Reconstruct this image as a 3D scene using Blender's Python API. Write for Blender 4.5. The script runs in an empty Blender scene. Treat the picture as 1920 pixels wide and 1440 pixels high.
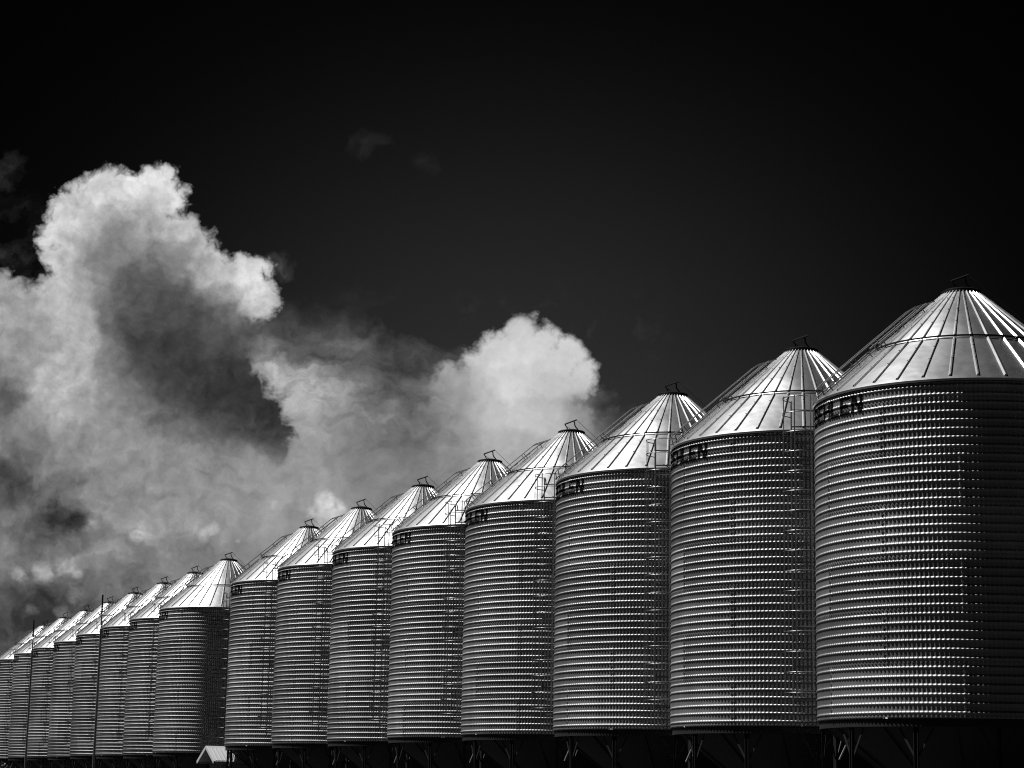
import bpy, math, random
import numpy as np
from mathutils import Vector, Matrix

scene = bpy.context.scene
C = scene.collection
R = math.radians
PI = math.pi
GZ = 1.6                       # eye height above the yard; fitted heights are relative to the eye

# ------------------------------------------------------------------ camera
YAW, PITCH, ROLL, FPX = 1.18327, 0.19276, 0.01794, 3932.246
CAM = Vector((29.09474, -20.24545, GZ))
cyw, syw, cpt, spt = math.cos(YAW), math.sin(YAW), math.cos(PITCH), math.sin(PITCH)
FWD = Vector((-syw * cpt, cyw * cpt, spt))
r0 = Vector((cyw, syw, 0)); u0 = r0.cross(FWD)
RGT = math.cos(ROLL) * r0 + math.sin(ROLL) * u0
UPV = -math.sin(ROLL) * r0 + math.cos(ROLL) * u0
cam = bpy.data.cameras.new('camera')
co = bpy.data.objects.new('camera', cam); C.objects.link(co)
M = Matrix((RGT, UPV, -FWD)).transposed().to_4x4(); M.translation = CAM
co.matrix_world = M
cam.sensor_fit = 'HORIZONTAL'; cam.sensor_width = 36.0
cam.lens = FPX / 1920.0 * 36.0
cam.clip_start = 0.1; cam.clip_end = 20000
scene.camera = co

# ------------------------------------------------------------------ exposure, render
scene.view_settings.view_transform = 'Standard'
scene.view_settings.look = 'None'
scene.view_settings.exposure = 0.0
scene.view_settings.gamma = 1.0
cy = scene.cycles
cy.max_bounces = 8; cy.glossy_bounces = 6; cy.diffuse_bounces = 3
cy.sample_clamp_indirect = 1.5
cy.filter_width = 1.1
cy.use_denoising = False

# ------------------------------------------------------------------ sun
SUN_AZ, SUN_EL = -121.0, 59.0
S = Vector((math.cos(R(SUN_EL)) * math.cos(R(SUN_AZ)), math.cos(R(SUN_EL)) * math.sin(R(SUN_AZ)), math.sin(R(SUN_EL))))
sl = bpy.data.lights.new('sun', 'SUN'); sl.energy = 4.0; sl.angle = R(0.5); sl.color = (1, 1, 1)
so = bpy.data.objects.new('sun', sl); C.objects.link(so)
so.rotation_euler = S.to_track_quat('Z', 'Y').to_euler()
so.location = (0, 0, 60)


# ------------------------------------------------------------------ node expression helper
class E:
    """a value in a node tree; arithmetic makes Math nodes"""
    nt = None

    def __init__(s, sock): s.s = sock

    @staticmethod
    def put(sock, v):
        if isinstance(v, E): E.nt.links.new(v.s, sock)
        else: sock.default_value = v

    @staticmethod
    def m(op, *a, clamp=False):
        n = E.nt.nodes.new('ShaderNodeMath'); n.operation = op; n.use_clamp = clamp
        for i, v in enumerate(a): E.put(n.inputs[i], v)
        return E(n.outputs[0])

    @staticmethod
    def v(op, *a):
        n = E.nt.nodes.new('ShaderNodeVectorMath'); n.operation = op
        for i, v in enumerate(a):
            if isinstance(v, E): E.nt.links.new(v.s, n.inputs[i])
            else: n.inputs[i].default_value = v
        return n

    def __add__(s, o): return E.m('ADD', s, o)
    __radd__ = __add__
    def __sub__(s, o): return E.m('SUBTRACT', s, o)
    def __rsub__(s, o): return E.m('SUBTRACT', o, s)
    def __mul__(s, o): return E.m('MULTIPLY', s, o)
    __rmul__ = __mul__
    def __truediv__(s, o): return E.m('DIVIDE', s, o)


def sat(x): return E.m('ADD', x, 0.0, clamp=True)
def vmax(a, b): return E.m('MAXIMUM', a, b)
def vmin(a, b): return E.m('MINIMUM', a, b)
def smax(a, b, k): return E.m('SMOOTH_MAX', a, b, k)
def sstep(lo, hi, x):
    n = E.nt.nodes.new('ShaderNodeMapRange'); n.interpolation_type = 'SMOOTHSTEP'
    E.put(n.inputs['Value'], x); n.inputs['From Min'].default_value = lo; n.inputs['From Max'].default_value = hi
    return E(n.outputs['Result'])
def mix(a, b, t): return a + (b - a) * t if isinstance(b, E) or isinstance(a, E) else E.m('MULTIPLY_ADD', t, b - a, a)
def vec(x, y, z=0.0):
    n = E.nt.nodes.new('ShaderNodeCombineXYZ')
    for i, q in enumerate((x, y, z)): E.put(n.inputs[i], q)
    return E(n.outputs[0])
def vadd(a, b): return E(E.v('ADD', a, b).outputs[0])
def vscale(a, k):
    n = E.v('SCALE', a); E.put(n.inputs['Scale'], k); return E(n.outputs[0])
def noise(p, scale, detail=4.0, rough=0.55, col=False, lac=2.0, dist=0.0):
    n = E.nt.nodes.new('ShaderNodeTexNoise'); n.noise_dimensions = '3D'
    E.put(n.inputs['Vector'], p); n.inputs['Scale'].default_value = scale
    n.inputs['Detail'].default_value = detail; n.inputs['Roughness'].default_value = rough
    n.inputs['Lacunarity'].default_value = lac; n.inputs['Distortion'].default_value = dist
    return E(n.outputs['Color'] if col else n.outputs['Fac'])
def blob(p, cx, cy_, rx, ry, rot=0.0):
    """1 at the centre, 0 on the ellipse, negative outside"""
    n = E.nt.nodes.new('ShaderNodeMapping'); n.vector_type = 'TEXTURE'
    E.put(n.inputs['Vector'], p)
    n.inputs['Location'].default_value = (cx, cy_, 0); n.inputs['Rotation'].default_value = (0, 0, rot)
    n.inputs['Scale'].default_value = (rx, ry, 1)
    return 1.0 - E(E.v('LENGTH', E(n.outputs[0])).outputs['Value'])


# ------------------------------------------------------------------ sky
world = bpy.data.worlds.new('World'); scene.world = world; world.use_nodes = True
world.cycles.sampling_method = 'MANUAL'; world.cycles.sample_map_resolution = 512


def build_sky():
    nt = world.node_tree; E.nt = nt
    bg = nt.nodes['Background']; bg.inputs['Strength'].default_value = 0.1
    sk = nt.nodes.new('ShaderNodeTexSky'); sk.sky_type = 'NISHITA'; sk.sun_disc = False
    sk.sun_elevation = R(SUN_EL); sk.sun_rotation = R(90 - SUN_AZ)
    sk.dust_density = 1.0
    sep = nt.nodes.new('ShaderNodeSeparateColor'); nt.links.new(sk.outputs[0], sep.inputs[0])
    red, blu = E(sep.outputs[0]), E(sep.outputs[2])
    # black-and-white film behind a deep red filter: blue sky goes nearly black
    base = vmax(red * SKY_R - blu * SKY_B, 0.0) * SKY_K + SKY_0

    tc = nt.nodes.new('ShaderNodeTexCoord'); d = E(tc.outputs['Generated'])
    dn = E(E.v('NORMALIZE', d).outputs[0])
    def dot(a): return E(E.v('DOT_PRODUCT', dn, tuple(a)).outputs['Value'])
    # tangent plane about the bearing of the cloud bank (world directions, at infinity)
    df = dot(FWD); dfc = vmax(df, 0.15)
    u = dot(RGT) / dfc * (FPX / 100) + 9.6
    v = 7.2 - dot(UPV) / dfc * (FPX / 100)
    front = sstep(0.2, 0.6, df)
    p = vec(u, v, 0.0)

    # warps
    w1 = noise(p, 0.6, 2, 0.5, col=True)
    w2 = noise(vadd(p, (31.7, 11.3, 4.0)), 1.9, 4, 0.55, col=True)
    c05 = (-0.5, -0.5, -0.5)
    pw = vadd(vadd(p, vscale(vadd(w1, c05), 0.22)), vscale(vadd(w2, c05), 0.20))
    ps = vadd(vadd(p, vscale(vadd(w1, c05), 0.75)), vscale(vadd(w2, c05), 0.85))

    def billow(q):
        t = None
        for f, a in ((1.6, 0.5), (3.6, 0.27), (7.9, 0.15), (16.0, 0.08)):
            n = noise(vadd(q, (f * 3.1, f * 1.7, 2.0)), f, 1.0, 0.5)
            b = E.m('ABSOLUTE', n - 0.5) * (4.0 * a)
            t = b if t is None else t + b
        return t
    bil = billow(p)
    rel = billow(vadd(p, (-0.09, -0.13, 0.0))) - bil        # lobes turned to the sun, up and to the left
    fine = noise(p, 5.5, 6, 0.6)
    big = noise(vadd(ps, (2.0, 19.0, 5.0)), 0.9, 3, 0.5)
    mid_ = noise(vadd(ps, (12.0, 1.0, 7.0)), 2.6, 3, 0.5)
    soft = noise(ps, 0.8, 6, 0.55)
    soft2 = noise(vadd(ps, (7.0, 3.0, 9.0)), 1.7, 6, 0.6)

    def shape(lst, q, k=0.10):
        f = None
        for x, y, r in lst:
            b = r - E(E.v('DISTANCE', q, (x, y, 0.0)).outputs['Value'])
            f = b if f is None else smax(f, b, k)
        return f
    def field(lst, q, s0):
        """cloud tone: Gaussian-weighted mean of the listed tones"""
        num = den = None
        for x, y, t, *sg in lst:
            sg = sg[0] if sg else s0
            dv = E(E.v('SUBTRACT', q, (x, y, 0.0)).outputs[0])
            d2 = E(E.v('DOT_PRODUCT', dv, dv).outputs['Value'])
            w = E.m('POWER', math.exp(-1.0 / sg ** 2), d2)
            den = w + 1e-7 if den is None else den + w
            num = w * (t / 255.0) + 1e-7 * 0.4 if num is None else E.m('MULTIPLY_ADD', w, t / 255.0, num)
        return num / den
    def splat(lst, q):
        f = None
        for x, y, t, sg in lst:
            dv = E(E.v('SUBTRACT', q, (x, y, 0.0)).outputs[0])
            w = E.m('POWER', math.exp(-1.0 / sg ** 2), E(E.v('DOT_PRODUCT', dv, dv).outputs['Value'])) * t
            f = w if f is None else f + w
        return f
    def lin(x): return E.m('POWER', vmax(x, 0.0), 2.25)

    # ---- lens vignette painted into the sky, brightest near the cloud bank
    dv_ = 1.0 - blob(p, 9.5, 8.5, 11.0, 9.0)
    vignette = E.m('EXPONENT', dv_ * dv_ * -3.0) * 0.0265
    L = base * 0.1 + vignette * front
    # ---- grey deck and thin streaks
    pstr = E(E.v('MULTIPLY', ps, (0.6, 1.5, 1.0)).outputs[0])
    streak = noise(vadd(pstr, (3.0, 8.0, 1.0)), 1.1, 6, 0.6)
    FD = field(DECK, ps, 0.48)
    low = sstep(7.2, 8.8, v)
    FD = FD + (soft2 - 0.5) * 0.16 + (streak - 0.5) * (0.75 - low * 0.58) * FD * 2.0 + (mid_ - 0.5) * (0.10 + 0.20 * sstep(6.5, 2.0, u) * low) + rel * 0.03
    P = shape(PUFFS, pw, 0.05) + (bil - 0.42) * 0.30 + (fine - 0.5) * 0.16
    FD = FD * 1.05 + sstep(-0.04, 0.15, P) * (0.15 + rel * 0.16)
    FD = FD + splat(DELTA, vadd(p, vscale(vadd(w2, c05), 0.42)))
    aD = sstep(5.0, 6.6, v + (soft - 0.5) * 0.8) * (1.0 - sstep(11.4, 13.0, u + (soft - 0.5) * 1.0)) * sstep(3.5, 5.5, u + (v - 6.0) * 3.0)
    L = mix(L, vmax(lin(FD), L), aD * front)
    # ---- wisps high up
    W = sat(blob(ps, 0.05, 3.25, 0.6, 0.3, -0.6)) * sat(soft2 * 3.0 - 1.0) * 0.05 + (sat(blob(ps, 6.9, 2.7, 0.4, 0.3)) * 0.02 + sat(blob(ps, 7.95, 3.2, 0.3, 0.25)) * 0.012) * sat(soft2 * 3.0 - 1.0) \
        + sat(blob(ps, 0.2, 4.7, 1.3, 1.2)) * sstep(0.4, 0.7, streak) * 0.03 + sat(blob(ps, 5.2, 5.05, 0.5, 0.3, 0.4)) * sat(soft2 * 3.0 - 1.0) * 0.09
    L = L + W * front
    # ---- middle cumulus
    dC = shape(C_BODY, pw, 0.12) + (bil - 0.42) * 0.30 + (fine - 0.5) * 0.09
    lowc = sstep(6.9, 8.3, v + (9.7 - u) * 0.25)
    aC = sstep(-0.05, 0.20, dC) * (1.0 - lowc) + sstep(-0.25, 0.75, dC) * lowc
    aC = aC * (1.0 - sstep(7.9, 9.3, v + (soft - 0.5) * 1.0))
    FC = field(C_TONE, ps, 0.45) + (soft2 - 0.5) * 0.12 + (mid_ - 0.5) * 0.10 + rel * 0.05
    L = mix(L, lin(FC), aC * front)
    # ---- towering cumulus on the left
    dA = shape(A_BODY, pw) + (bil - 0.42) * 0.36 + (fine - 0.5) * 0.09
    aA = sstep(-0.06, 0.17, dA) * (1.0 - sstep(7.8, 9.0, v + (soft - 0.5) * 1.6))
    FA = field(A_TONE, ps, 0.40) * 0.92 + 0.052 + (soft2 - 0.5) * 0.20 + (soft - 0.5) * 0.12
    FA = FA + rel * (FA * 0.16) + (mid_ - 0.5) * (FA * 0.40) + (big - 0.5) * (FA * 0.35)
    L = mix(L, lin(FA * 1.07), aA * front)
    L = vmax(L, 0.0) * 10.0
    cmb = nt.nodes.new('ShaderNodeCombineColor')
    for i in range(3): nt.links.new(L.s, cmb.inputs[i])
    nt.links.new(cmb.outputs[0], bg.inputs['Color'])


SKY_R, SKY_B, SKY_K, SKY_0 = 1.3, 0.62, 0.12, 0.006
A_BODY = [(1.95, 3.78, .68), (2.38, 3.75, .60), (2.88, 3.62, .55), (3.18, 3.78, .38), (1.35, 3.95, .5), (1.15, 4.35, .45), (1.2, 4.9, .45), (1.4, 5.4, .5), (2.2, 4.6, 1.2),
          (3.3, 4.4, .5), (3.6, 4.65, .5), (4.0, 4.88, .35), (4.55, 4.97, .33), (4.85, 5.02, .28), (4.7, 5.5, .5), (4.75, 5.75, .42), (3.0, 5.5, 1.4), (4.1, 5.6, .8),
          (3.6, 6.4, 1.15), (3.75, 7.0, 1.1), (4.3, 7.5, .85), (4.75, 7.95, .75), (4.9, 8.2, .7), (0.0, 5.75, .7), (.42, 5.97, .48), (-.5, 5.8, .8), (1.5, 7.2, 2.2), (2.5, 6.5, 1.5), (.3, 7.3, 1.5), (3.0, 8.5, 2.2)]
A_TONE = [(2.0, 3.4, 205), (2.9, 3.4, 210), (1.3, 3.8, 200), (3.3, 3.8, 207), (2.3, 3.8, 208), (1.9, 4.2, 182), (2.75, 4.1, 168), (1.0, 4.4, 205), (1.4, 4.55, 160, .25), (2.2, 4.4, 130), (2.9, 4.5, 145), (3.5, 4.4, 185),
          (1.7, 4.95, 125), (1.0, 5.0, 197), (2.2, 4.85, 105), (3.2, 4.75, 95), (3.6, 5.0, 140), (4.1, 4.75, 192), (3.9, 5.25, 175), (4.6, 5.0, 207), (4.9, 5.2, 197), (4.4, 5.4, 200), (4.85, 5.7, 205), (4.6, 6.05, 145, .3), (5.05, 5.9, 190, .3),
          (2.6, 5.3, 75), (3.3, 5.4, 68), (3.8, 5.65, 92), (3.3, 5.85, 55), (2.0, 5.3, 115), (1.6, 5.4, 165), (1.3, 5.8, 177), (2.1, 5.8, 105), (2.6, 5.9, 66), (3.6, 6.1, 60), (4.2, 6.25, 80), (4.6, 6.45, 72), (2.0, 6.4, 92), (2.6, 6.4, 56),
          (3.4, 6.6, 48), (4.2, 6.7, 46), (1.5, 6.3, 168), (1.0, 6.3, 177), (1.4, 6.9, 177), (1.0, 7.1, 172), (2.0, 7.0, 110), (2.6, 7.0, 62), (3.3, 7.2, 54), (4.0, 7.3, 43), (4.6, 7.2, 46), (4.3, 7.8, 46), (5.0, 7.8, 44), (5.3, 8.1, 48),
          (5.0, 8.35, 64), (3.2, 7.8, 80), (2.6, 7.7, 115), (2.0, 7.6, 142), (1.3, 7.6, 152), (.7, 7.4, 157), (4.2, 8.35, 82), (3.5, 8.4, 110), (2.6, 8.4, 130), (1.6, 8.4, 145), (.2, 5.4, 168), (.5, 5.7, 152), (.65, 6.15, 118), (.2, 6.2, 150), (.1, 6.7, 112),
          (.35, 7.0, 130), (0.0, 7.2, 55, .3), (.15, 7.5, 65, .3), (.6, 6.8, 162), (.3, 8.2, 112), (-1.5, 6.5, 120, .9), (-1.5, 8, 110, .9)]
DECK = [(5.25, 6.15, 88), (4.9, 6.5, 90), (5.5, 7.3, 168), (5.8, 7.5, 162), (5.2, 6.9, 142), (6.2, 7.4, 122), (6.0, 8.0, 150), (6.7, 7.7, 122), (5.6, 8.3, 140), (5.3, 6.4, 88), (5.7, 6.1, 66), (6.3, 5.7, 56), (6.2, 6.3, 74), (7.0, 6.2, 48), (6.8, 6.8, 92), (7.3, 7.0, 66), (7.4, 7.5, 95),
        (7.9, 7.6, 100), (8.2, 7.0, 82), (7.0, 7.9, 115), (6.6, 8.6, 125), (7.6, 8.4, 105), (8.6, 8.5, 138), (9.3, 8.2, 180), (10.0, 8.1, 185), (8.6, 7.8, 135), (9.5, 8.8, 155), (10.2, 8.7, 158), (10.9, 8.2, 140), (11.25, 8.0, 92), (11.7, 7.6, 48), (11.6, 8.6, 72), (12.1, 8.3, 50), (7.5, 9.0, 125), (8.5, 9.1, 115),
        (6.0, 9.0, 140), (5.0, 9.2, 146), (4.4, 9.0, 140), (3.8, 9.3, 146), (3.2, 9.0, 140), (2.6, 8.6, 132), (2.0, 8.3, 140), (1.4, 8.3, 148), (.8, 8.1, 130), (.3, 8.3, 112), (.2, 8.8, 78), (.9, 8.9, 103), (1.6, 8.9, 118), (2.3, 9.1, 130), (.5, 9.5, 103),
        (1.2, 9.55, 78, .25), (1.35, 9.7, 44, .25), (1.65, 9.8, 100, .3), (.9, 9.95, 84), (.3, 9.8, 108), (2.0, 9.5, 135), (2.6, 9.6, 145), (3.3, 9.8, 145), (4.2, 9.8, 142), (5.0, 9.8, 140), (5.8, 9.9, 136), (2.2, 10.2, 130), (1.6, 10.4, 126), (1.0, 10.45, 115),
        (.4, 10.2, 108), (3.0, 10.3, 128), (4.2, 10.4, 113), (.5, 11.0, 92), (1.3, 11.0, 108), (2.4, 10.9, 108), (.3, 11.6, 82), (1.0, 11.5, 64), (1.6, 11.3, 92), (.2, 12.2, 84), (.8, 12.0, 78), (6.0, 5.2, 34), (7.5, 5.7, 37), (8.4, 6.4, 42), (8.0, 6.1, 39),
        (11.9, 7.4, 39), (12.3, 8.6, 43), (12.8, 7.8, 36), (11.3, 6.6, 38), (9.7, 5.6, 38), (5.6, 5.5, 36), (-1.5, 9.0, 105, .9), (-1.5, 11.5, 90, .9), (6.5, 10.5, 130, .8), (9.5, 10.2, 115, .8), (12.5, 10.0, 48, .8)]
PUFFS = [(6.1, 9.5, .3), (5.85, 9.6, .2), (6.4, 9.55, .22), (6.2, 9.8, .4), (3.7, 9.98, .16), (3.95, 9.98, .16), (3.85, 10.05, .2), (5.15, 9.42, .10), (.4, 10.78, .22), (.8, 10.68, .26), (1.25, 10.60, .27), (1.42, 10.72, .2), (.55, 11.42, .2), (1.1, 11.48, .2), (1.45, 11.08, .16), (1.7, 9.78, .16), (2.6, 10.0, .2),
         (1.45, 11.1, .2), (4.5, 10.15, .10)]
DELTA = [(1.38, 9.72, -.15, .22), (1.1, 9.6, -.07, .3), (.85, 9.95, -.07, .4), (.9, 10.55, .04, .3), (1.3, 10.5, .05, .25), (.9, 11.15, -.12, .32), (1.45, 10.9, -.05, .2), (.8, 11.75, -.08, .35), (1.5, 11.35, -.07, .35), (.3, 11.8, -.08, .5),
         (6.1, 9.55, .10, .35), (3.85, 9.98, .10, .25), (3.9, 9.75, -.05, .15), (0.0, 8.95, -.12, .4), (5.7, 7.4, .03, .35), (3.87, 8.95, -.09, .12), (.1, 10.3, .05, .3), (2.6, 10.6, -.05, .4), (1.7, 9.85, .08, .15)]
C_BODY = [(8.4, 7.0, .32), (8.25, 7.25, .3), (9.75, 6.25, .42), (9.3, 6.6, .5), (9.0, 6.85, .45), (8.6, 7.15, .38), (10.2, 6.42, .40), (10.6, 6.65, .45), (10.88, 7.0, .40), (10.85, 7.22, .40), (9.75, 7.3, 1.2), (9.6, 7.9, 1.3), (8.8, 7.7, .7), (10.6, 8.0, .6)]
C_TONE = [(9.75, 6.0, 200), (9.7, 7.0, 217), (9.0, 6.8, 200), (10.5, 6.6, 208), (11.0, 7.1, 204), (10.35, 7.15, 188), (9.6, 7.8, 203), (10.3, 7.8, 188), (8.5, 7.2, 165), (9.0, 7.8, 172), (11.0, 7.7, 145), (9.7, 8.5, 165), (8.4, 7.9, 125)]
build_sky()


# ------------------------------------------------------------------ materials
def mat(name, base, metallic=0.0, rough=0.5, spec=0.5, var=0.0, vscale_=3.0, bump=0.0, bscale=2.0, rvar=0.0, stretch=(1, 1, 1)):
    m = bpy.data.materials.new(name); m.use_nodes = True
    nt = m.node_tree; b = nt.nodes['Principled BSDF']
    b.inputs['Base Color'].default_value = (base, base, base, 1)
    b.inputs['Metallic'].default_value = metallic; b.inputs['Roughness'].default_value = rough
    b.inputs['Specular IOR Level'].default_value = spec
    E.nt = nt
    if var or bump or rvar:
        tc = nt.nodes.new('ShaderNodeTexCoord')
        oi = nt.nodes.new('ShaderNodeObjectInfo')
        q = E(E.v('MULTIPLY', E(tc.outputs['Object']), stretch).outputs[0])
        rnd = vscale(vec(E(oi.outputs['Random']), E(oi.outputs['Random']), 0.0), 37.0)
        q = vadd(q, rnd)
        n = noise(q, vscale_, 6, 0.65)
        if var:
            val = (n - 0.5) * (2 * var * base) + base
            val = vmax(val, 0.005)
            cmb = nt.nodes.new('ShaderNodeCombineColor')
            for i in range(3): nt.links.new(val.s, cmb.inputs[i])
            nt.links.new(cmb.outputs[0], b.inputs['Base Color'])
        if rvar:
            rr = noise(vadd(q, (5, 9, 2)), vscale_ * 0.7, 4, 0.6)
            E.put(b.inputs['Roughness'], vmax((rr - 0.5) * (2 * rvar) + rough, 0.08))
        if bump:
            bn = noise(vadd(q, (1, 2, 3)), bscale, 2, 0.5)
            bp = nt.nodes.new('ShaderNodeBump'); bp.inputs['Strength'].default_value = 1.0; bp.inputs['Distance'].default_value = bump
            nt.links.new(bn.s, bp.inputs['Height']); nt.links.new(bp.outputs[0], b.inputs['Normal'])
    return m


M_WALL = mat('galvanised_wall', 0.38, 0.95, 0.55, var=0.36, vscale_=2.2, rvar=0.08, stretch=(1, 1, 0.35))
M_ROOF = mat('galvanised_roof', 0.58, 1.0, 0.40, var=0.16, vscale_=2.5, bump=0.014, bscale=2.0, rvar=0.05)
M_BOLT = mat('zinc_bolt', 0.5, 0.9, 0.3)
M_STEEL = mat('galvanised_frame', 0.16, 0.6, 0.5, var=0.2, vscale_=6)
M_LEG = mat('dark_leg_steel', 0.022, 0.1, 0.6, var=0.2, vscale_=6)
M_RUNG = mat('galvanised_tube', 0.20, 0.9, 0.42)
M_BLACK = mat('black_lettering_paint', 0.004, 0.0, 0.7, spec=0.05)
M_LID = mat('dark_painted_lid', 0.006, 0.0, 0.5, spec=0.3, var=0.2)
M_HOOP = mat('dark_hoop_steel', 0.03, 0.2, 0.5, spec=0.3)
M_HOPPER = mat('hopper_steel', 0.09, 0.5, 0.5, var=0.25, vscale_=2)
M_MAST = mat('weathered_mast_steel', 0.16, 0.1, 0.6, var=0.2, vscale_=8)
M_SHEDROOF = mat('white_ribbed_metal', 0.62, 0.0, 0.4, var=0.06, vscale_=5)
M_TRIM = mat('white_trim_paint', 0.7, 0.0, 0.5, var=0.05)
M_SIDING = mat('weathered_siding', 0.42, 0.0, 0.7, var=0.25, vscale_=6, stretch=(6, 6, 0.6))
M_DARK = mat('dark_doorway_wood', 0.05, 0.0, 0.7, var=0.2)
M_GROUND = mat('dark_gravel_yard', 0.02, 0.0, 0.95, spec=0.1, var=0.4, vscale_=4, bump=0.02, bscale=25)
M_LEAF = mat('shrub_leaf', 0.07, 0.0, 0.35, var=0.3, vscale_=8)
M_BARK = mat('shrub_stem', 0.05, 0.0, 0.8)



def sheet_tones(m, z0, course_h):
    """each bolted sheet of the wall has its own slight tone and dullness"""
    nt = m.node_tree; E.nt = nt; b = nt.nodes['Principled BSDF']
    tc = nt.nodes.new('ShaderNodeTexCoord'); sp = nt.nodes.new('ShaderNodeSeparateXYZ'); nt.links.new(tc.outputs['Object'], sp.inputs[0])
    oi = nt.nodes.new('ShaderNodeObjectInfo')
    x, y, z = (E(o) for o in sp.outputs)
    c = E.m('FLOOR', (z - z0) / course_h)
    th = E.m('ARCTAN2', y, x) * (180 / PI) + 37.0 + 720.0 - E.m('MODULO', c + 10.0, 2.0) * 30.0
    k = E.m('MODULO', E.m('FLOOR', th / 60.0), 6.0)
    wn = nt.nodes.new('ShaderNodeTexWhiteNoise'); wn.noise_dimensions = '3D'
    nt.links.new(vec(k, c, E(oi.outputs['Random']) * 91.0).s, wn.inputs['Vector'])
    w = E(wn.outputs['Value']) - 0.5
    src = b.inputs['Base Color'].links[0].from_socket
    n = E.v('SCALE', E(src)); E.put(n.inputs['Scale'], w * 0.36 + 1.0); nt.links.new(n.outputs[0], b.inputs['Base Color'])
    rs = E(b.inputs['Roughness'].links[0].from_socket); E.put(b.inputs['Roughness'], rs + w * 0.09)


# ------------------------------------------------------------------ mesh helpers
class MB:
    def __init__(s): s.v = []; s.f = []; s.n = 0
    def add(s, v, f):
        v = np.asarray(v, float); s.v.append(v); n = s.n
        s.f += [tuple(i + n for i in q) for q in f]; s.n += len(v)
    def box(s, c, size, rz=0.0, mtx=None):
        x, y, z = [q / 2 for q in size]
        v = np.array([(i * x, j * y, k * z) for i in (-1, 1) for j in (-1, 1) for k in (-1, 1)])
        if mtx is not None: v = v @ np.array(mtx).T
        elif rz:
            a, b = math.cos(rz), math.sin(rz); v = v @ np.array([[a, b, 0], [-b, a, 0], [0, 0, 1]])
        s.add(v + np.array(c), [(0, 1, 3, 2), (4, 6, 7, 5), (0, 4, 5, 1), (2, 3, 7, 6), (0, 2, 6, 4), (1, 5, 7, 3)])
    def bar(s, a, b, w, h, up=(0, 0, 1)):
        a, b = np.array(a, float), np.array(b, float); d = b - a; L = np.linalg.norm(d); d /= L
        up = np.array(up, float); x = np.cross(up, d)
        if np.linalg.norm(x) < 1e-4: x = np.cross((1, 0, 0), d)
        x /= np.linalg.norm(x); y = np.cross(d, x)
        s.box((a + b) / 2, (w, h, L), mtx=np.stack([x, y, d], 1))
    def tube(s, pts, r, n=8, closed=False, cap=True):
        pts = [np.array(q, float) for q in pts]; m = len(pts); rings = []
        prev = None
        for i in range(m):
            if closed: t = pts[(i + 1) % m] - pts[i - 1]
            else: t = pts[min(i + 1, m - 1)] - pts[max(i - 1, 0)]
            t = t / np.linalg.norm(t)
            if prev is None:
                x = np.cross((0, 0, 1), t)
                if np.linalg.norm(x) < 1e-3: x = np.cross((1, 0, 0), t)
            else: x = prev - t * (prev @ t)
            x /= np.linalg.norm(x); prev = x; y = np.cross(t, x)
            rr = r[i] if hasattr(r, '__len__') else r
            rings.append([pts[i] + rr * (math.cos(2 * PI * k / n) * x + math.sin(2 * PI * k / n) * y) for k in range(n)])
        f = []
        for i in range(m if closed else m - 1):
            j = (i + 1) % m
            for k in range(n):
                l = (k + 1) % n; f.append((i * n + k, i * n + l, j * n + l, j * n + k))
        if cap and not closed:
            f.append(tuple(range(n - 1, -1, -1))); f.append(tuple((m - 1) * n + k for k in range(n)))
        s.add([q for g in rings for q in g], f)
    def lathe(s, prof, n=72, a0=0.0, a1=2 * PI, close=False):
        full = abs(a1 - a0 - 2 * PI) < 1e-6; k = n if full else n + 1
        an = a0 + (a1 - a0) * np.arange(k) / n
        v = [(r * math.cos(a), r * math.sin(a), z) for r, z in prof for a in an]
        f = []; m = len(prof)
        for i in range(m if close else m - 1):
            i2 = (i + 1) % m
            for j in range(n):
                j2 = (j + 1) % k
                f.append((i * k + j, i * k + j2, i2 * k + j2, i2 * k + j))
        s.add(v, f)
    def prism(s, poly, axis_a, axis_b, o, d):
        """polygon in the plane (axis_a, axis_b) at o, extruded along d"""
        A, B, O, D = (np.array(q, float) for q in (axis_a, axis_b, o, d)); n = len(poly)
        v = [O + A * a + B * b for a, b in poly] + [O + A * a + B * b + D for a, b in poly]
        f = [tuple(range(n - 1, -1, -1)), tuple(range(n, 2 * n))] + [(i, (i + 1) % n, n + (i + 1) % n, n + i) for i in range(n)]
        s.add(v, f)
    def mesh(s, name, m, smooth=False, angle=None):
        me = bpy.data.meshes.new(name)
        me.from_pydata(np.concatenate(s.v).tolist(), [], s.f); me.update()
        me.materials.append(m)
        if smooth:
            if angle is None: me.shade_smooth()
            else: me.set_sharp_from_angle(angle=R(angle)) if False else me.shade_smooth(); 
            if angle is not None: me.set_sharp_from_angle(angle=R(angle))
        return me


def link(name, me, parent=None, loc=(0, 0, 0), rz=0.0):
    o = bpy.data.objects.new(name, me); C.objects.link(o)
    o.location = loc; o.rotation_euler = (0, 0, rz)
    if parent: o.parent = parent
    return o
def thing(o, label, cat, group=None):
    o['label'] = label; o['category'] = cat
    if group: o['group'] = group
    return o
def pol(r, a, z): return (r * math.cos(a), r * math.sin(a), z)


# ------------------------------------------------------------------ ground
g = MB(); g.add([(-4000, -4000, 0), (4000, -4000, 0), (4000, 4000, 0), (-4000, 4000, 0)], [(0, 1, 2, 3)])
go = link('ground', g.mesh('ground', M_GROUND)); go['kind'] = 'structure'

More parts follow.
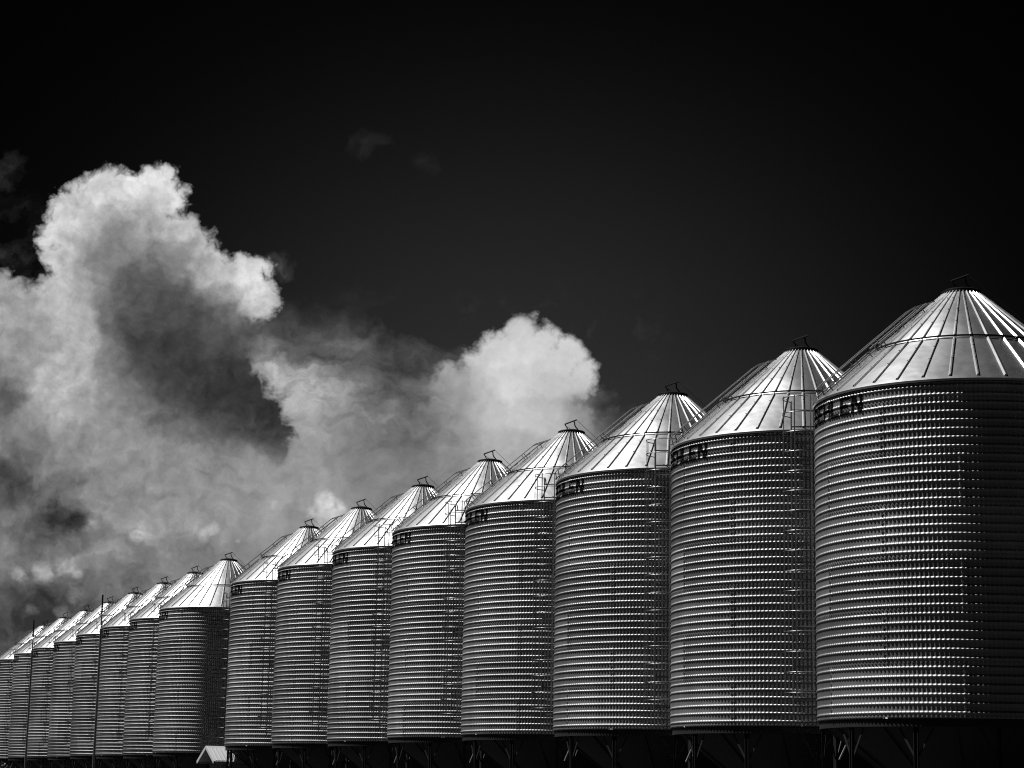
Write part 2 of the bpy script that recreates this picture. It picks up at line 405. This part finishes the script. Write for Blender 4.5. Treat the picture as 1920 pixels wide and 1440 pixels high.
# ------------------------------------------------------------------ grain bin
RAD = 2.5
ZB, ZE = 1.285 + GZ, 6.545 + GZ       # bottom and top of the corrugated wall
NR = 38                                      # ridges
PITCH_R = 0.1381
NF = 216                                     # upright flutes round the wall
ZR0 = ZB + 0.001
sheet_tones(M_WALL, ZR0, 6 * PITCH_R)
SEAMS = lambda course: [R(-37 + 60 * k + (30 if course % 2 else 0)) for k in range(6)]


def ridge_profile():
    t = [(0.0, 0), (0.20, 0), (0.36, 0), (0.45, 0.0025), (0.50, 0.0085), (0.56, 0.014), (0.62, 0.016), (0.68, 0.014), (0.74, 0.0085), (0.79, 0.0025), (0.86, 0)]
    z, h = [ZB], [0.0]
    for i in range(NR):
        for a, b in t:
            z.append(ZR0 + (i + a) * PITCH_R); h.append(b)
    z += [ZE - 0.05, ZE]; h += [0.0, 0.0]
    return np.array(z), np.array(h)


def wall_radius(z, th, h):
    """outer radius of the sheet at height z and bearing th"""
    on = np.clip(h / 0.016, 0, 1)
    amp = 0.0062 * (1 - on) + 0.0055 * on
    r = RAD + h + amp * np.cos(NF * th + PI * on * 0.0)
    return r


def wall_mesh():
    z, h = ridge_profile(); nz = len(z); nt_ = NF * 6
    th = 2 * PI * np.arange(nt_) / nt_
    Z, T = np.meshgrid(z, th, indexing='ij'); H = np.repeat(h[:, None], nt_, 1)
    rr = wall_radius(Z, T, H)
    course = np.floor((Z - ZR0) / (6 * PITCH_R) + 1e-6).astype(int)
    for c in range(-1, 8):
        for s_ in SEAMS(c):
            d = (T - s_ + PI) % (2 * PI) - PI
            rr = rr + np.where((course == c) & (d > 0) & (d < 0.035), 0.006, 0.0)
    # horizontal lap of each course: lower edge proud by a few mm
    fr = ((Z - ZR0) / (6 * PITCH_R)) % 1.0
    rr = rr + np.where(fr < 0.06, 0.004, 0.0)
    X = rr * np.cos(T); Y = rr * np.sin(T)
    v = np.stack([X, Y, Z], -1).reshape(-1, 3).astype(np.float32)
    i = np.arange(nz - 1)[:, None] * nt_; j = np.arange(nt_)[None, :]; j2 = (j + 1) % nt_
    f = np.stack([i + j, i + j2, i + nt_ + j2, i + nt_ + j], -1).reshape(-1, 4).astype(np.int32)
    me = bpy.data.meshes.new('wall')
    me.vertices.add(len(v)); me.vertices.foreach_set('co', v.ravel())
    me.loops.add(f.size); me.loops.foreach_set('vertex_index', f.ravel())
    me.polygons.add(len(f)); me.polygons.foreach_set('loop_start', np.arange(0, f.size, 4, dtype=np.int32))
    me.update(calc_edges=True); me.validate()
    me.materials.append(M_WALL); me.shade_smooth()
    return me


def bolts_mesh():
    mb = MB(); n = 6
    def bolt(a, z, r):
        a = a + 0.0
        o = np.array(pol(r, a, z)); e1 = np.array((-math.sin(a), math.cos(a), 0)); e2 = np.array((0, 0, 1.0)); nr = np.array((math.cos(a), math.sin(a), 0))
        q = 0.013
        v = [o - nr * 0.004 + q * (math.cos(2 * PI * k / n) * e1 + math.sin(2 * PI * k / n) * e2) for k in range(n)]
        v += [o + nr * 0.009 + q * 0.85 * (math.cos(2 * PI * k / n) * e1 + math.sin(2 * PI * k / n) * e2) for k in range(n)]
        mb.add(v, [tuple(n + k for k in range(n))] + [(k, (k + 1) % n, n + (k + 1) % n, n + k) for k in range(n)])
    for c in range(0, 7):
        zc = ZR0 + (c * 6 + 0.15) * PITCH_R
        if zc < ZE:
            for k in range(NF): bolt(2 * PI * k / NF, zc, RAD + 0.008)
        for s_ in SEAMS(c):
            for i in range(6):
                for zz, da in ((0.05, 0.012), (0.18, 0.024), (0.30, 0.012)):
                    z = ZR0 + (c * 6 + i + zz) * PITCH_R
                    if i > 0 and z < ZE - 0.03: bolt(s_ + da, z, RAD + 0.009)
    for k in range(NF // 2):
        bolt(4 * PI * k / NF, ZE - 0.035, RAD + 0.004)
    return mb.mesh('bolts', M_BOLT)


SLOPE = 0.868
ZEAVE = 6.61 + GZ
RCAP = 0.27


def roof_z(r): return ZEAVE + (RAD - r) * SLOPE


def roof_mesh():
    mb = MB(); n = 36 * 4
    def prof(pts): mb.lathe(pts, n)
    rr = 1.53
    # lower tier with turned-down eave lip
    prof([(RAD + 0.018, ZEAVE - 0.060), (RAD + 0.030, ZEAVE - 0.060), (RAD + 0.034, ZEAVE - 0.024), (RAD + 0.026, ZEAVE - 0.016), (RAD - 0.06, ZEAVE + 0.058),
          (2.2, roof_z(2.2) + 0.006), (1.85, roof_z(1.85) + 0.006), (rr - 0.12, roof_z(rr - 0.12))])
    # upper tier, lapped over the lower one
    o = 0.018
    prof([(rr - 0.03, roof_z(rr - 0.03) + 0.004), (rr - 0.01, roof_z(rr - 0.01) + o - 0.008), (rr - 0.02, roof_z(rr - 0.02) + o), (1.1, roof_z(1.1) + o + 0.005), (0.7, roof_z(0.7) + o + 0.004), (RCAP - 0.05, roof_z(RCAP - 0.05) + o)])
    # standing seams
    for k in range(36):
        a = 2 * PI * k / 36 + R(-30.2 + 0.9)
        er = np.array((math.cos(a), math.sin(a), 0)); et = np.array((-math.sin(a), math.cos(a), 0)); ez = np.array((0, 0, 1.0))
        nn = er * SLOPE + ez; nn /= np.linalg.norm(nn)
        for r1, r2, off, wv in ((RAD - 0.02, rr + 0.012, 0.0, 1.0), (rr - 0.015, RCAP, o, 0.85)):
            A = er * r1 + ez * (roof_z(r1) + off - 0.004); B = er * r2 + ez * (roof_z(r2) + off - 0.004)
            w1, w2 = 0.024 * wv, 0.022 * wv * (0.7 if r2 < 0.5 else 1.0)
            h1, h2 = 0.038 * wv, 0.038 * wv * (0.75 if r2 < 0.5 else 1.0)
            v = []
            for P, w, h in ((A, w1, h1), (B, w2, h2)):
                v += [P - et * w * 1.5, P - et * w * 0.25 + nn * h, P + et * w * 0.5 + nn * h, P + et * w * 0.6]   # folded seam, sloping on one side
            # a sloping toe at the eave end
            v[1] = v[1] + (B - A) * 0.012; v[2] = v[2] + (B - A) * 0.012
            mb.add(v, [(0, 1, 5, 4), (1, 2, 6, 5), (2, 3, 7, 6), (0, 3, 2, 1), (4, 5, 6, 7)])
    return mb.mesh('roof', M_ROOF, smooth=True, angle=35)


def roof_bolts_mesh():
    mb = MB()
    for k in range(36):
        a = 2 * PI * k / 36 + R(-30.2 + 0.9)
        for r in np.arange(0.55, 2.4, 0.31):
            if abs(r - 1.53) < 0.08: continue
            off = 0.018 if r < 1.53 else 0.0
            mb.box(pol(r, a, roof_z(r) + off + 0.040 * (0.85 if r < 1.53 else 1.0) * 1.3), (0.014, 0.014, 0.012), rz=a)
    return mb.mesh('seam_bolts', M_BOLT)


def hoop_mesh():
    mb = MB(); r = 1.545; z = roof_z(r) + 0.05
    mb.lathe([(r - 0.010, z - 0.012), (r + 0.010, z - 0.014), (r + 0.010, z + 0.014), (r - 0.010, z + 0.016)], 144, close=True)
    for k in range(36):
        a = 2 * PI * k / 36 + R(-30.2 + 0.9)
        mb.box(pol(r, a, z - 0.02), (0.018, 0.016, 0.035), rz=a)
    return mb.mesh('roof_hoop', M_HOOP)


ZCAP = 8.555 + GZ


def lid_mesh():
    mb = MB(); z = ZCAP
    mb.lathe([(RCAP - 0.03, z - 0.13), (RCAP - 0.02, z - 0.05), (0.315, z - 0.075), (0.33, z - 0.065), (0.33, z + 0.022), (0.30, z + 0.04), (0.16, z + 0.075), (0.02, z + 0.085)], 48)
    return mb.mesh('lid', M_LID, smooth=True, angle=40)


def lid_lever_mesh():
    """bent lever frame that lifts the lid; lies in the upright plane of bearing AZL"""
    mb = MB(); a = R(62); e = np.array((math.cos(a), math.sin(a), 0)); z = np.array((0, 0, 1.0)); O = np.array((0, 0, ZCAP)); s_ = np.array((-math.sin(a), math.cos(a), 0))
    P = lambda x, y, q=0.0: O + e * x + z * y + s_ * q
    mb.tube([P(-.17, .215), P(.13, .325)], 0.017, 8)
    mb.tube([P(.05, .295), P(.075, .26), (P(.078, .20)), P(.10, .15), P(.15, .09), P(.19, .02)], 0.0145, 8)
    mb.tube([P(-.165, .215), P(-.12, .15), P(-.085, .07)], 0.0125, 8)
    mb.tube([P(-.12, .16), P(.05, .05)], 0.006, 6)
    mb.box(P(-.085, .07), (.05, .04, .03), rz=a); mb.box(P(.19, .03), (.06, .05, .04), rz=a)
    return mb.mesh('lid_lever', M_LID, smooth=True, angle=40)


def cable_mesh():
    mb = MB(); a = R(62); e = np.array((math.cos(a), math.sin(a), 0)); O = np.array((0, 0, ZCAP))
    p0 = O + e * .125 + np.array((0, 0, .32)); b = R(52); p1 = np.array(pol(RAD + 0.06, b, ZEAVE + 0.06))
    mb.tube([p0, p0 * .66 + p1 * .34 - np.array((0, 0, .03)), p0 * .33 + p1 * .67 - np.array((0, 0, .03)), p1, np.array(pol(RAD + 0.09, b, ZB + 0.4))], 0.0045, 5)
    return mb.mesh('pull_cable', M_HOOP)


AZRL = R(-101)


def slope_pt(r, off, lat=0.0, a=AZRL):
    nn = np.array((SLOPE, 1.0)) / math.hypot(SLOPE, 1)
    rr = r + nn[0] * off; zz = roof_z(r) + nn[1] * off
    return np.array((rr * math.cos(a) - lat * math.sin(a), rr * math.sin(a) + lat * math.cos(a), zz))


def roof_ladder_mesh():
    mb = MB()
    for lat in (-.2, .2):
        mb.tube([slope_pt(2.52, .05, lat), slope_pt(1.60, .065, lat)], 0.014, 8)
        mb.tube([slope_pt(1.52, .10, lat), slope_pt(0.66, .10, lat)], 0.014, 8)
        for r in (2.4, 1.7, 1.45, .75): mb.tube([slope_pt(r, 0.0, lat), slope_pt(r, .09, lat)], 0.009, 6)
    for r in np.arange(0.7, 2.5, 0.30): mb.tube([slope_pt(r, .08, -.2), slope_pt(r, .08, .2)], 0.008, 6)
    return mb.mesh('roof_ladder', M_RUNG, smooth=True, angle=40)


def handrail_mesh():
    mb = MB(); h = .18
    for lat in (-.13, .13):
        mb.tube([slope_pt(2.52, .02, lat), slope_pt(2.46, h * .9, lat), slope_pt(2.40, h, lat), slope_pt(.84, h, lat), slope_pt(.79, h * .96, lat), slope_pt(.52, .03, lat)], 0.0095, 8)
        for r in (2.28, 1.88, 1.48, 1.08): mb.bar(slope_pt(r, 0.02, lat), slope_pt(r, h, lat), .016, .016)
    return mb.mesh('handrail', M_STEEL, smooth=True, angle=40)


# side ladder, built facing +X; the cage hangs round the climber
LTOP, LBOT = ZEAVE + 0.30, ZB + 0.36
LX = RAD + 0.19


def ladder_mesh():
    mb = MB()
    for y in (-.2, .2):
        mb.tube([(LX, y, LBOT), (LX, y, LTOP + .12)], .014, 8)
        mb.tube([(LX, y, LTOP + .1), (LX - .03, y, LTOP + .16), (LX - .16, y, LTOP + .14), (LX - .24, y, LTOP + .02)], .014, 8)
    z = LBOT + .08
    while z < LTOP: mb.tube([(LX, -.2, z), (LX, .2, z)], .0125, 8); z += .305
    return mb.mesh('ladder', M_STEEL, smooth=True, angle=40)


def ladder_bracket_mesh():
    """stand-off bracket: two straps to the wall and a tie across"""
    mb = MB()
    for y in (-.2, .2): mb.tube([(RAD + .005, y * 1.15, 0), (LX, y, 0)], .009, 6)
    mb.tube([(LX - .02, -.2, 0), (LX - .02, .2, 0)], .009, 6)
    return mb.mesh('bracket', M_RUNG)


def cage_mesh():
    mb = MB(); cx, rad = LX + .33, .36
    top, bot = ZEAVE + .44, ZB + .55
    def hoop(z, n=20, lo=-2.35, hi=2.35):
        pts = [np.array((LX, -.2, z))] + [np.array((cx + rad * math.cos(t), rad * math.sin(t), z)) for t in np.linspace(lo, hi, n)] + [np.array((LX, .2, z))]
        mb.tube(pts, .0095, 6)
    z = bot
    k = int(round((top - .26 - bot) / .752))
    step = (top - .28 - bot) / (k * 2)
    for i in range(2 * k + 1): hoop(bot + i * step)
    hoop(top)
    for t in (-2.0, -1.15, -.4, .4, 1.15, 2.0):
        x, y = cx + (rad + .006) * math.cos(t), (rad + .006) * math.sin(t)
        mb.bar((x, y, bot - .02), (x, y, top + .02), .020, .006, up=(math.cos(t), math.sin(t), 0))
    return mb.mesh('safety_cage', M_RUNG, smooth=True, angle=40)


# lettering draped on the corrugations
GLYPH = {
    'B': [[(0, 0), (.24, 0), (.24, 1), (0, 1)], [(.2, .82), (.78, .82), (.66, 1), (.2, 1)], [(.2, 0), (.66, 0), (.82, .18), (.2, .18)], [(.2, .42), (.8, .42), (.8, .60), (.2, .60)],
          [(.66, .5), (.92, .5), (.92, .88), (.66, 1)], [(.7, 0), (1, .12), (1, .44), (.7, .52)]],
    'E': [[(0, 0), (.26, 0), (.26, 1), (0, 1)], [(.2, .82), (1, .82), (1, 1), (.2, 1)], [(.2, 0), (1, 0), (1, .18), (.2, .18)], [(.2, .41), (.82, .41), (.82, .59), (.2, .59)]],
    'H': [[(0, 0), (.27, 0), (.27, 1), (0, 1)], [(.73, 0), (1, 0), (1, 1), (.73, 1)], [(.2, .41), (.8, .41), (.8, .59), (.2, .59)]],
    'L': [[(0, 0), (.28, 0), (.28, 1), (0, 1)], [(.2, 0), (1, 0), (1, .19), (.2, .19)]],
    'N': [[(0, 0), (.25, 0), (.25, 1), (0, 1)], [(.75, 0), (1, 0), (1, 1), (.75, 1)], [(0, 1), (.30, 1), (1, 0), (.70, 0)]],
}


def lettering_mesh():
    mb = MB(); zp, hp = ridge_profile()
    zt = ZEAVE - .125; H = .30; W = R(5.6); gap = R(1.05)
    az = R(-113.3)
    def rad_at(z, th):
        h = np.interp(z, zp, hp); return float(wall_radius(z, th, h)) + .007
    for n_, ch in enumerate('BEHLEN'):
        a0 = az + n_ * (W + gap)
        for si, q in enumerate(GLYPH[ch]):
            (x0, y0), (x1, y1), (x2, y2), (x3, y3) = q   # bl, br, tr, tl order
            if y0 > y2: (x0, y0), (x1, y1), (x2, y2), (x3, y3) = (x3, y3), (x2, y2), (x1, y1), (x0, y0)
            nv = max(2, int(abs(y2 - y0) * H / .007)); nu = max(2, int(abs(x1 - x0) * .257 / .007))
            v = []; f = []
            for i in range(nv + 1):
                t = i / nv
                for j in range(nu + 1):
                    s_ = j / nu
                    x = (x0 * (1 - s_) + x1 * s_) * (1 - t) + (x3 * (1 - s_) + x2 * s_) * t
                    y = (y0 * (1 - s_) + y1 * s_) * (1 - t) + (y3 * (1 - s_) + y2 * s_) * t
                    th = a0 + x * W; z = zt - H + y * H
                    v.append(pol(rad_at(z, th) + .0006 * si, th, z))
            for i in range(nv):
                for j in range(nu):
                    a = i * (nu + 1) + j; f.append((a, a + 1, a + nu + 2, a + nu + 1))
            mb.add(v, f)
    return mb.mesh('lettering', M_BLACK)


def ring_mesh():
    mb = MB(); z = ZB
    mb.lathe([(2.42, z - .125), (2.47, z - .125), (2.475, z - .12), (2.475, z - .02), (2.49, z - .012), (2.49, z - .002), (2.42, z - .002)], 144, close=True)
    return mb.mesh('ring_beam', M_LEG)


def leg_mesh():
    """channel leg under the ring, built at bearing 0, running a little into the ground"""
    mb = MB(); r = 2.395; t = ZB - .127
    mb.box((r, 0, t / 2 - .15), (.012, .06, t + .3))
    for y in (-.03, .03): mb.box((r + .03, y, t / 2 - .15), (.052, .010, t + .3))
    return mb.mesh('leg', M_LEG)


def brace_mesh(sgn):
    mb = MB(); r = 2.395; t = ZB - .127
    a = sgn * R(6.6)
    mb.bar((r + .02, sgn * .036, t - .44), pol(r + .02, a, t - .012), .035, .012, up=(1, 0, 0))
    return mb.mesh('brace', M_LEG)


def hopper_mesh():
    mb = MB(); z0 = ZB - .03; k = .80
    z1 = z0 - (2.41 - .28) * k
    mb.lathe([(2.415, z0), (2.41, z0 - .02), (1.6, z0 - .81 * k), (.9, z0 - 1.51 * k), (.28, z1)], 72)
    for q in range(12):                      # lapped seams of the cone sheets
        a = R(-85 + 30 * q + 15)
        A, B = pol(2.40, a, z0 - .028), pol(.32, a, z1 + .02)
        mb.bar(A, B, .05, .008, up=(-math.sin(a), math.cos(a), 0))
    return mb.mesh('hopper', M_HOPPER, smooth=True, angle=30), z1


def chute_mesh(z1):
    mb = MB()
    mb.lathe([(.29, z1 + .03), (.31, z1 - .02), (.31, z1 - .05), (.24, z1 - .06), (.23, z1 - .22), (.0, z1 - .22)], 32)
    mb.box((.12, 0, z1 - .16), (.75, .3, .02)); mb.box((.5, 0, z1 - .16), (.02, .34, .10))
    return mb.mesh('slide_gate', M_STEEL)


def pale_rod_mesh():  # thin slanted white rod below the ring, function not known
    mb = MB(); a = R(-97); b = R(-96.5)
    p, q = np.array(pol(2.36, a, ZB - .62)), np.array(pol(2.30, b + R(5), ZB - .30))
    mb.tube([p, q], .014, 8)
    return mb.mesh('pale_rod', M_SHEDROOF)


me_wall, me_bolts, me_roof, me_rb, me_hoop = wall_mesh(), bolts_mesh(), roof_mesh(), roof_bolts_mesh(), hoop_mesh()
me_lid, me_lever, me_cable, me_rl, me_hr = lid_mesh(), lid_lever_mesh(), cable_mesh(), roof_ladder_mesh(), handrail_mesh()
me_lad, me_brk, me_cage, me_let, me_ring = ladder_mesh(), ladder_bracket_mesh(), cage_mesh(), lettering_mesh(), ring_mesh()
me_leg, me_br = leg_mesh(), [brace_mesh(-1), brace_mesh(1)]
me_hop, z1 = hopper_mesh(); me_chute, me_rod = chute_mesh(z1), pale_rod_mesh()

BX = [-0.27, -5.673, -11.212, -16.647, -21.958, -27.127, -32.73, -38.279, -48.703, -53.936, -59.332, -65.029, -70.506, -76.185, -81.885, -87.73]
BZ = [-0.038, -0.038, 0.019, 0.022, 0.045, 0.027, 0.048, 0.057, -0.051, -0.085, -0.051, -0.018, -0.02, 0.009, 0.044, 0.033]
LADDER_AZ = [6, -30, -30, -32.5, -35.5, -37.5, -37, -37, -10.6, -38, -38, -38, -38, -38.5, -38.5, -38.5]
LABELS = [
    'corrugated steel grain bin nearest of all, cut off by the right edge of the photo',
    'corrugated steel grain bin second from the right, directly left of the nearest one',
    'corrugated steel grain bin third from the right in the long row',
    'corrugated steel grain bin fourth from the right in the long row',
    'corrugated steel grain bin fifth from the right, its lid beside the middle cloud',
    'corrugated steel grain bin sixth from the right in the long row',
    'corrugated steel grain bin seventh from the right in the long row',
    'corrugated steel grain bin whose dark legs stand in front of the small gabled hut',
    'corrugated steel grain bin with its wall nearly all showing, just left of the gabled hut',
    'corrugated steel grain bin next left of the widely visible one by the hut',
    'corrugated steel grain bin partly hidden, second left of the widely visible one by the hut',
    'corrugated steel grain bin just right of the taller thin mast',
    'corrugated steel grain bin with the taller thin mast in front of its right side',
    'corrugated steel grain bin just right of the shorter mast at the far left',
    'corrugated steel grain bin with the shorter left mast in front of its right side',
    'farthest corrugated steel grain bin, cut off by the left edge of the photo',
]


def make_bin():
    t = bpy.data.objects.new('grain_bin', None); C.objects.link(t)
    link('wall', me_wall, t)
    b = link('wall_bolts', me_bolts, t); b['kind'] = 'stuff'
    link('lettering', me_let, t)
    rf = link('roof', me_roof, t)
    b = link('seam_bolts', me_rb, rf); b['kind'] = 'stuff'
    link('hoop', me_hoop, rf)
    ld = link('lid', me_lid, t); link('lever', me_lever, ld)
    link('pull_cable', me_cable, t)
    rl = link('roof_ladder', me_rl, t); link('handrail', me_hr, rl)
    la = link('wall_ladder', me_lad, t); link('safety_cage', me_cage, la); 
    for q in range(5): link('bracket', me_brk, la, loc=(0, 0, LBOT + .25 + 1.13 * q))
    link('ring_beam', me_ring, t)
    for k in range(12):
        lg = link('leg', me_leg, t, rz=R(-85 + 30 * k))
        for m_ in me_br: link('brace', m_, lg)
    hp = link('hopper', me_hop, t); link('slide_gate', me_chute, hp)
    link('pale_rod', me_rod, t)
    return t


def copy_tree(o, parent=None):
    kids = list(o.children)
    c = o.copy(); C.objects.link(c)
    if parent: c.parent = parent
    for k in kids: copy_tree(k, c)
    return c


proto = make_bin()
bins = [proto]
for i in range(1, 16): bins.append(copy_tree(proto))
for i, t in enumerate(bins):
    t.location = (BX[i], 0, BZ[i])
    thing(t, LABELS[i], 'grain bin', 'steel grain bins standing in one long row')
    for ch in t.children:
        if ch.name.startswith('wall_ladder'): ch.rotation_euler = (0, 0, R(LADDER_AZ[i]))
        # the sheets of every bin start at another bearing (whole flutes, so the lettering still fits)
        if i and (ch.name.split('.')[0] in ('wall', 'wall_bolts')): ch.rotation_euler = (0, 0, R(5 * ((i * 7) % 12)))
        if i and ch.name.startswith('lid'): ch.rotation_euler = (0, 0, R(((i * 37) % 11) - 5))


# ------------------------------------------------------------------ finding places from bearings
def ray(px, py):
    return (FWD + RGT * ((px - 960) / FPX) - UPV * ((py - 720) / FPX)).normalized()
def on_line_y(px, py, Y):
    d = ray(px, py); return CAM + d * ((Y - CAM.y) / d.y)
def at_dist(px, py, D):
    d = ray(px, py); return CAM + d * (D / math.hypot(d.x, d.y))


# ------------------------------------------------------------------ masts in front of the far bins
def mast(px_top, py_top, px_b, py_b, py_mid, Y, wide, label):
    base = on_line_y(px_b, py_b, Y)
    D = math.hypot(base.x - CAM.x, base.y - CAM.y)
    ztop = at_dist(px_top, py_top, D).z; zmid = at_dist(px_top, py_mid, D).z
    t = bpy.data.objects.new('steel_mast', None); C.objects.link(t); t.location = (base.x, base.y, 0)
    thing(t, label, 'mast', 'thin masts in front of the far bins')
    r1, r2 = wide / 2, wide * .27
    m = MB(); m.tube([(0, 0, -.3), (0, 0, .4), (0, 0, zmid * .5), (0, 0, zmid)], [r1 * 1.08, r1 * 1.05, r1, r1 * .9], 14)
    link('lower_pole', m.mesh('lower_pole', M_MAST, smooth=True, angle=50), t)
    m = MB(); m.tube([(0, 0, zmid - .15), (0, 0, zmid + (ztop - zmid) * .55)], r2, 10)
    link('upper_pole', m.mesh('upper_pole', M_MAST, smooth=True, angle=50), t)
    m = MB(); m.tube([(0, 0, zmid + (ztop - zmid) * .53), (0, 0, ztop)], r2 * 1.25, 10)
    link('antenna_rod', m.mesh('antenna_rod', M_LID, smooth=True, angle=50), t)
    m = MB()
    for zz in (zmid - .05, zmid + .03, zmid + (ztop - zmid) * .53, zmid * .22): m.lathe([(r2, zz - .05), (r1 * 1.12, zz - .04), (r1 * 1.12, zz + .03), (r2, zz + .05)], 14)
    m.box((r1 * 1.1, 0, zmid + .25), (.10, .05, .08))
    link('collar', m.mesh('collar', M_MAST), t)


mast(190, 1115, 175, 1440, 1182, -3.2, .10, 'taller thin steel mast crossing the far bins, dark rod on top')
mast(60.5, 1163, 47, 1440, 1222, -3.2, .10, 'shorter thin steel mast at the far left in front of the bins')


# ------------------------------------------------------------------ gabled hut in the gap
def hut():
    P = at_dist(387.5, 1400, 71.5)              # front end of the ridge
    t = bpy.data.objects.new('utility_hut', None); C.objects.link(t)
    t.location = (P.x, P.y, 0)
    thing(t, 'small gabled hut with white ribbed metal roof between the grain bins', 'hut')
    zr = P.z; W, rise, L, ov = .80, .47, 2.2, .10
    # local axes: x = out of the long side that faces the viewer, y = along the ridge away from the gable
    a = R(5); t.rotation_euler = (0, 0, a)
    ze = zr - rise
    th = .03
    for sg in (-1, 1):
        m = MB(); n = 16
        e = np.array((sg * W, 0, -rise)); e = e / np.linalg.norm(e); nn = np.array((sg * rise, 0, W)); nn = nn / np.linalg.norm(nn)
        pts = []
        for i in range(n * 4 + 1):
            yy = L * i / (n * 4); ph = i % 4; pts.append((yy, .009 if ph in (0,) else 0.0))
        Lr = math.hypot(W, rise) + .02
        v = []; f = []
        for k, (yy, h) in enumerate(pts):
            for d_ in (0, Lr):
                v.append(np.array((0, yy, zr)) + e * d_ + nn * (h)); v.append(np.array((0, yy, zr)) + e * d_ - nn * th)
        for k in range(len(pts) - 1):
            q = 4 * k; f += [(q, q + 2, q + 6, q + 4), (q + 1, q + 5, q + 7, q + 3), (q + 2, q + 3, q + 7, q + 6)]
        m.add(v, f); link('roof_slope', m.mesh('roof_slope', M_SHEDROOF), t)
        # barge board along the gable edge
        m = MB(); A = np.array((0, -.02, zr - .04)); m.bar(A + nn * .02, A + e * (Lr + .02) + nn * .02, .10, .03, up=(0, 1, 0))
        link('barge_board', m.mesh('barge_board', M_TRIM), t)
        m = MB(); m.box((sg * (W - .02), L / 2 + .02, ze - .03), (.03, L - .06, .10)); link('eave_board', m.mesh('eave_board', M_SIDING), t)
    m = MB(); m.prism([(-.11, -.075), (0, .03), (.11, -.075), (0, .0)], (1, 0, 0), (0, 0, 1), (0, -.03, zr), (0, L + .05, 0)); link('ridge_cap', m.mesh('ridge_cap', M_TRIM), t)
    w = W - .22; y0 = .34
    m = MB()
    zt = zr - .06 - w / W * rise
    m.prism([(-w, 0), (w, 0), (w, zt), (0, zr - .06), (-w, zt)], (1, 0, 0), (0, 0, 1), (0, y0, 0), (0, L - y0 - .2, 0))
    for i in range(9):                           # battens
        x = -w + .04 + i * (2 * w - .08) / 8; m.box((x, y0 - .006, zt / 2), (.03, .012, zt))
    for i in range(14):
        y = y0 + .05 + i * (L - y0 - .3) / 13
        if not (.62 < y < 1.22): m.box((w + .006, y, zt / 2), (.012, .03, zt))
    link('wall', m.mesh('wall', M_SIDING), t)
    m = MB(); m.box((w + .012, .92, 1.0), (.03, .58, 2.0)); d = link('door', m.mesh('door', M_DARK), t)
    m = MB(); m.box((w + .04, .70, 1.05), (.03, .03, .12)); link('handle', m.mesh('handle', M_BOLT), d)
    m = MB(); m.box((.08, y0 - .014, zt - .42), (.46, .03, .30)); wn = link('window', m.mesh('window', M_DARK), t)
    m = MB()
    for dz in (-.17, .17): m.box((.08, y0 - .025, zt - .42 + dz), (.54, .05, .05))
    for dx in (-.25, .25): m.box((.08 + dx, y0 - .025, zt - .42), (.05, .05, .29))
    link('frame', m.mesh('frame', M_SIDING), wn)
    return t
hut()


# ------------------------------------------------------------------ shrub at the far left
def shrub():
    rnd = random.Random(4)
    P = at_dist(-6, 1440, 100.0)
    t = bpy.data.objects.new('shrub', None); C.objects.link(t); t.location = (P.x, P.y, 0)
    thing(t, 'dark leafy shrub poking in at the bottom left corner', 'shrub')
    h = at_dist(0, 1414, 100.0).z
    m = MB(); tips = []
    for k in range(9):
        a = rnd.uniform(0, 2 * PI); l = rnd.uniform(.2, .85)
        tip = np.array((l * math.cos(a), l * math.sin(a), h * (1.0 - .35 * l) * rnd.uniform(.8, 1.0)))
        mid = tip * np.array((.45, .45, .55)); m.tube([(0, 0, -.1), mid, tip], [.035, .02, .006], 6); tips.append((mid, tip))
    link('stem', m.mesh('stem', M_BARK), t)
    m = MB()
    for k in range(1500):
        mid, tip = rnd.choice(tips); q = rnd.random() ** .7
        c = mid * (1 - q) + tip * q + np.array([rnd.gauss(0, .14) for _ in range(3)])
        x = np.array([rnd.gauss(0, 1) for _ in range(3)]); x /= np.linalg.norm(x); y = np.cross(x, [rnd.gauss(0, 1) for _ in range(3)]); y /= np.linalg.norm(y)
        s_ = rnd.uniform(.05, .09)
        m.add([c - x * s_, c - y * s_ * .4, c + x * s_, c + y * s_ * .4], [(0, 1, 2, 3)])
    link('foliage', m.mesh('foliage', M_LEAF), t)
shrub()
